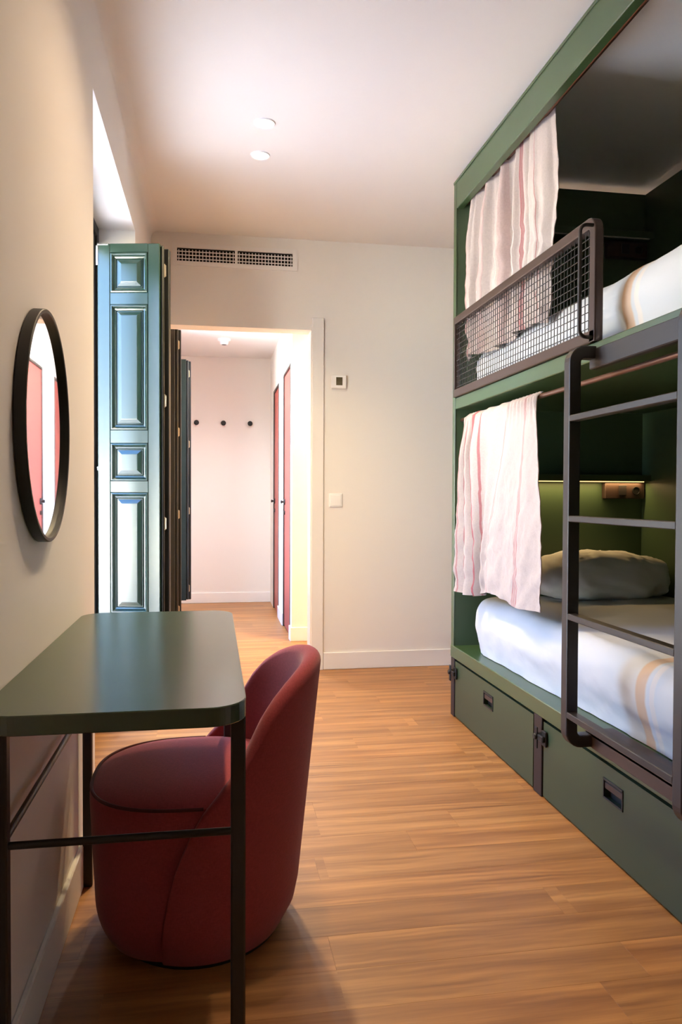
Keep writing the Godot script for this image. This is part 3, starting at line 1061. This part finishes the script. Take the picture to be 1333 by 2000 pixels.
# ---------------------------------------------------------------- chair
func chair() -> void:
	var at := V(-0.033, 0, -1.975)
	var t := thing("chair", "dark red upholstered tub chair tucked under the green desk", "chair", at)
	var rim := func(deg: float) -> float:
		return lut(absf(deg), [0.0, 12.0, 24.0, 32.0, 40.0, 49.0, 57.0, 63.0, 69.0, 78.0, 82.5, 88.0, 94.0, 101.5, 107.4, 110.6, 112.0], [0.690, 0.688, 0.678, 0.666, 0.650, 0.622, 0.582, 0.535, 0.480, 0.432, 0.408, 0.380, 0.328, 0.246, 0.137, 0.04, 0.018])
	var sx := func(a: float, e: float) -> float:
		return signf(cos(a)) * pow(absf(cos(a)), e)
	var sz := func(a: float, e: float) -> float:
		return signf(sin(a)) * pow(absf(sin(a)), e)
	var foot := func(y: float) -> float:
		# how far the cloth turns in towards the floor
		return 0.030 * pow(1.0 - clampf((y - 0.015) / 0.10, 0.0, 1.0), 2.2)
	# base
	var b := MB.new()
	var body := func(u: float, w: float) -> Vector3:
		var a := TAU * u
		var y := lerpf(0.018, 0.385, w)
		var ax: float = lut(y, [0.0, 0.10, 0.30, 0.39], [0.248, 0.254, 0.264, 0.268]) - foot.call(y)
		var bz: float = 0.245 + 0.05 * y - foot.call(y)
		if cos(a) > 0:
			ax = 0.225 + 0.06 * y - foot.call(y)
		var top := 0.006 * pow(clampf((y - 0.36) / 0.025, 0, 1), 2)
		var e := lerpf(0.92, 0.76, smoothstep(0.2, -0.3, cos(a)))
		return V(sx.call(a, e) * (ax - top), y, sz.call(a, e) * (bz - top))
	b.grid(96, 24, body, true)
	obj("base", b, M.cloth, t)
	# seat cushion, domed, inside the piping
	b = MB.new()
	var cush := func(u: float, w: float) -> Vector3:
		var a := TAU * u
		var edge: Vector3 = body.call(u, 1.0)
		var k := 1.0 - w
		return V(edge.x * w, 0.383 + 0.028 * (1.0 - pow(w, 5.0)) + 0.006 * k, edge.z * w)
	b.grid(72, 16, cush, true)
	obj("seat", b, M.cloth, t)
	b = MB.new()
	var pp := PackedVector3Array()
	for i in 61:
		var e: Vector3 = body.call(lerpf(0.245, 0.755, i / 60.0), 1.0)
		pp.append(V(e.x * 1.002, 0.3855, e.z * 1.002))
	b.tube(pp, 0.0042, 8)
	obj("piping", b, M.piping, t)
	# wrap-round back
	b = MB.new()
	var marks := [-112.0, -111.3, -110.6, -109.0, -107.4, -104.5, -101.5, -98.0, -94.0, -91.0, -88.0, -85.0, -82.5, -80.0, -78.0, -75.0, -72.0, -69.0, -66.0, -63.0, -60.0, -57.0, -53.0, -49.0, -44.0, -40.0, -36.0, -32.0, -28.0, -24.0, -18.0, -12.0, -6.0, 0.0]
	var degs := marks.duplicate()
	for i in range(marks.size() - 2, -1, -1):
		degs.append(-marks[i])
	var nv := 30
	var nu := degs.size() - 1
	var smooth_h := []
	for i in degs.size():
		var s := 0.0
		for k in [-1.5, 0.0, 1.5]:
			s += rim.call(clampf(degs[i] + k, -112.0, 112.0))
		smooth_h.append(s / 3.0)
	var shell := func(u: float, w: float) -> Vector3:
		var i := int(round(u * nu))
		var deg: float = degs[i]
		var a := deg_to_rad(deg)
		var h: float = smooth_h[i]
		var th := lut(absf(deg), [0.0, 55.0, 78.0, 90.0, 112.0], [0.050, 0.046, 0.034, 0.016, 0.012])
		var rr := minf(th / 2, (h - 0.012) / 2)
		var y: float
		var off: float
		if w < 0.5:
			y = lerpf(0.014, h - rr, pow(w / 0.5, 0.9))
			off = 0.0
		elif w < 0.75:
			var k := (w - 0.5) / 0.25 * PI
			y = h - rr + rr * sin(k)
			off = th / 2 * (1.0 - cos(k))
		else:
			y = lerpf(h - rr, minf(h - rr, maxf(0.014, 0.34 if h > 0.40 else 0.014)), (w - 0.75) / 0.25)
			off = th
		var ax: float = 0.241 + 0.105 * y - foot.call(y) - off
		var bz: float = 0.262 + 0.060 * y - foot.call(y) - off
		# the hollow of the back: softer inside, and the back leans outwards
		return V(cos(a) * ax, y, sin(a) * bz)
	b.grid(nu, nv, shell, false)
	obj("backrest", b, M.cloth, t)
	# black foot ring
	b = MB.new()
	var ring := func(u: float, w: float) -> Vector3:
		var a := TAU * u
		return V(cos(a) * 0.205, lerpf(0.0, 0.03, w), sin(a) * 0.222)
	b.grid(48, 1, ring, true)
	obj("plinth", b, M.black, t)

# ---------------------------------------------------------------- mirror
func mirror() -> void:
	var c := V(XL, 1.236, -1.712)
	var t := thing("mirror", "round wall mirror with a thin black frame above the desk", "mirror", c)
	var R := 0.2465
	t.scale = V(1, 1, 0.91)
	t.rotation.y = 0.0047
	var f := MB.new()
	f.lathe(Vector3.ZERO, Vector3.RIGHT, PackedVector2Array([Vector2(R - 0.009, 0.010), Vector2(R - 0.009, 0.0225), Vector2(R - 0.0075, 0.024), Vector2(R - 0.0015, 0.024), Vector2(R, 0.0225), Vector2(R, 0.002)]), 96)
	obj("frame", f, M.black, t)
	var g := MB.new()
	g.lathe(Vector3.ZERO, Vector3.RIGHT, PackedVector2Array([Vector2(0.0, 0.013), Vector2(R - 0.008, 0.013)]), 96)
	obj("glass", g, M.mirror, t)

# ---------------------------------------------------------------- fittings
func downlight(at: Vector3, label: String, energy: float, cone := 58.0, tint := Color(1.0, 0.89, 0.68)) -> void:
	var t := thing("downlight", label, "ceiling light", at)
	var r := MB.new()
	r.lathe(Vector3.ZERO, Vector3.DOWN, PackedVector2Array([Vector2(0.038, 0.001), Vector2(0.040, 0.005), Vector2(0.044, 0.005), Vector2(0.046, 0.0)]), 40)
	obj("trim_ring", r, M.plastic, t)
	var e := mat(Color(0.95, 0.93, 0.88), 0.4)
	e.emission_enabled = true
	e.emission = Color(1.0, 0.88, 0.72)
	e.emission_energy_multiplier = 7.0
	var d := MB.new()
	d.lathe(Vector3.ZERO, Vector3.DOWN, PackedVector2Array([Vector2(0.0, 0.003), Vector2(0.0385, 0.003)]), 40)
	obj("lamp_face", d, e, t)
	var s := SpotLight3D.new()
	s.name = "downlight_beam"
	s.position = V(0, -0.012, 0)
	s.rotation.x = -PI / 2
	s.spot_angle = cone
	s.spot_angle_attenuation = 1.0
	s.spot_range = 12.0
	s.spot_attenuation = 2.0
	s.light_color = tint
	s.light_energy = energy
	s.light_size = 0.035
	s.shadow_enabled = true
	t.add_child(s)

func fittings() -> void:
	downlight(V(0.2157, CEIL, -3.268), "round recessed ceiling spotlight nearer the camera of the two", 3.0, 66.0)
	downlight(V(0.2157, CEIL, -3.577), "round recessed ceiling spotlight nearer the doorway of the two", 3.0, 66.0)
	downlight(V(0.2157, CEIL, -2.20), "recessed ceiling spotlight above the desk, farther from the camera", 0.82, 66.0, Color(1.0, 0.87, 0.71))
	downlight(V(0.2157, CEIL, -1.89), "recessed ceiling spotlight above the desk, nearer the camera", 0.82, 66.0, Color(1.0, 0.87, 0.71))
	downlight(V(0.10, HCEIL, -5.85), "recessed hallway ceiling spotlight just behind the doorway lintel", 2.7, 74.0, Color(0.97, 0.98, 1.0))
	downlight(V(0.10, HCEIL, -6.40), "recessed hallway ceiling spotlight in front of the smoke detector", 2.7, 74.0, Color(0.97, 0.98, 1.0))
	downlight(V(0.95, HCEIL, -5.25), "recessed spotlight in the side nook of the hallway", 6.0, 74.0, Color(1.0, 0.80, 0.48))
	# air grille above the doorway
	var t := thing("air_vent", "cream ventilation grille high on wall above the doorway", "air vent", V(0.134, 2.542, ZB))
	var o := V(-0.134, -2.542, 0)
	var b := MB.new()
	var y0 := 2.477
	var y1 := 2.607
	b.box(V(-0.2425, y0, 0), V(0.511, 2.502, 0.012), 0.0)
	b.box(V(-0.2425, 2.581, 0), V(0.511, y1, 0.012), 0.0)
	b.box(V(-0.2425, 2.502, 0), V(-0.2147, 2.581, 0.012), 0.0)
	b.box(V(0.4823, 2.502, 0), V(0.511, 2.581, 0.012), 0.0)
	b.box(V(0.130, 2.502, 0.001), V(0.1466, 2.581, 0.011), 0.0)
	obj("frame", b, M.trim, t).position = o
	obj("duct", cbox(V(-0.22, 2.495, 0.0005), V(0.49, 2.59, 0.002)), M.dark, t).position = o
	b = MB.new()
	for s in [[-0.2147, 0.130], [0.1466, 0.4823]]:
		for k in 3:
			var y := 2.5175 + 0.0212 * k
			b.box(V(s[0], y - 0.0022, 0.004), V(s[1], y + 0.0022, 0.009))
		for k in 17:
			var x: float = lerpf(s[0], s[1], (k + 0.5) / 17.0)
			b.box(V(x - 0.0022, 2.503, 0.003), V(x + 0.0022, 2.572, 0.007))
	var gr := obj("grille_bars", b, M.trim, t)
	gr.position = o
	gr.set_meta("kind", "stuff")
	# thermostat and light switch
	t = thing("thermostat", "small white square thermostat with grey display right of the doorway", "thermostat", V(0.7735, 1.8025, ZB))
	obj("casing", cbox(V(-0.047, -0.042, 0), V(0.047, 0.042, 0.022), 0.004), M.plastic, t)
	obj("display", cbox(V(-0.018, -0.022, 0.0215), V(0.022, 0.028, 0.0228), 0.0), M.screen, t)
	t = thing("light_switch", "white square light switch on the wall below the thermostat", "light switch", V(0.758, 1.064, ZB))
	obj("plate", cbox(V(-0.043, -0.043, 0), V(0.043, 0.043, 0.008), 0.003), M.plastic, t)
	obj("rocker", cbox(V(-0.034, -0.034, 0.007), V(0.034, 0.034, 0.0115), 0.002), M.plastic, t)
	# coat pegs
	var names := ["black round coat peg on hallway wall nearest the shutter", "middle one of the three black round coat pegs", "black round coat peg on hallway wall nearest the red doors"]
	for k in 3:
		var p := MB.new()
		p.lathe(V(-0.1665 + 0.268 * k, 1.823, ZH), Vector3.BACK, PackedVector2Array([Vector2(0.0, 0.045), Vector2(0.018, 0.045), Vector2(0.0245, 0.040), Vector2(0.0255, 0.034), Vector2(0.0245, 0.028), Vector2(0.010, 0.024), Vector2(0.010, 0.0)]), 28)
		tag(obj("coat_peg", p, M.black), names[k], "coat peg", "coat pegs on the hallway wall")
	# smoke detector
	t = thing("smoke_detector", "white smoke detector on the hallway ceiling", "smoke detector", V(0.0956, HCEIL, -6.888))
	var sd := MB.new()
	sd.lathe(Vector3.ZERO, Vector3.DOWN, PackedVector2Array([Vector2(0.0, 0.052), Vector2(0.030, 0.052), Vector2(0.036, 0.046), Vector2(0.040, 0.022), Vector2(0.056, 0.016), Vector2(0.058, 0.0)]), 36)
	obj("housing", sd, M.plastic, t)
	sd = MB.new()
	sd.lathe(Vector3.ZERO, Vector3.DOWN, PackedVector2Array([Vector2(0.0, 0.0525), Vector2(0.022, 0.0525), Vector2(0.024, 0.0515)]), 24)
	obj("vent_ring", sd, M.door_frame, t)
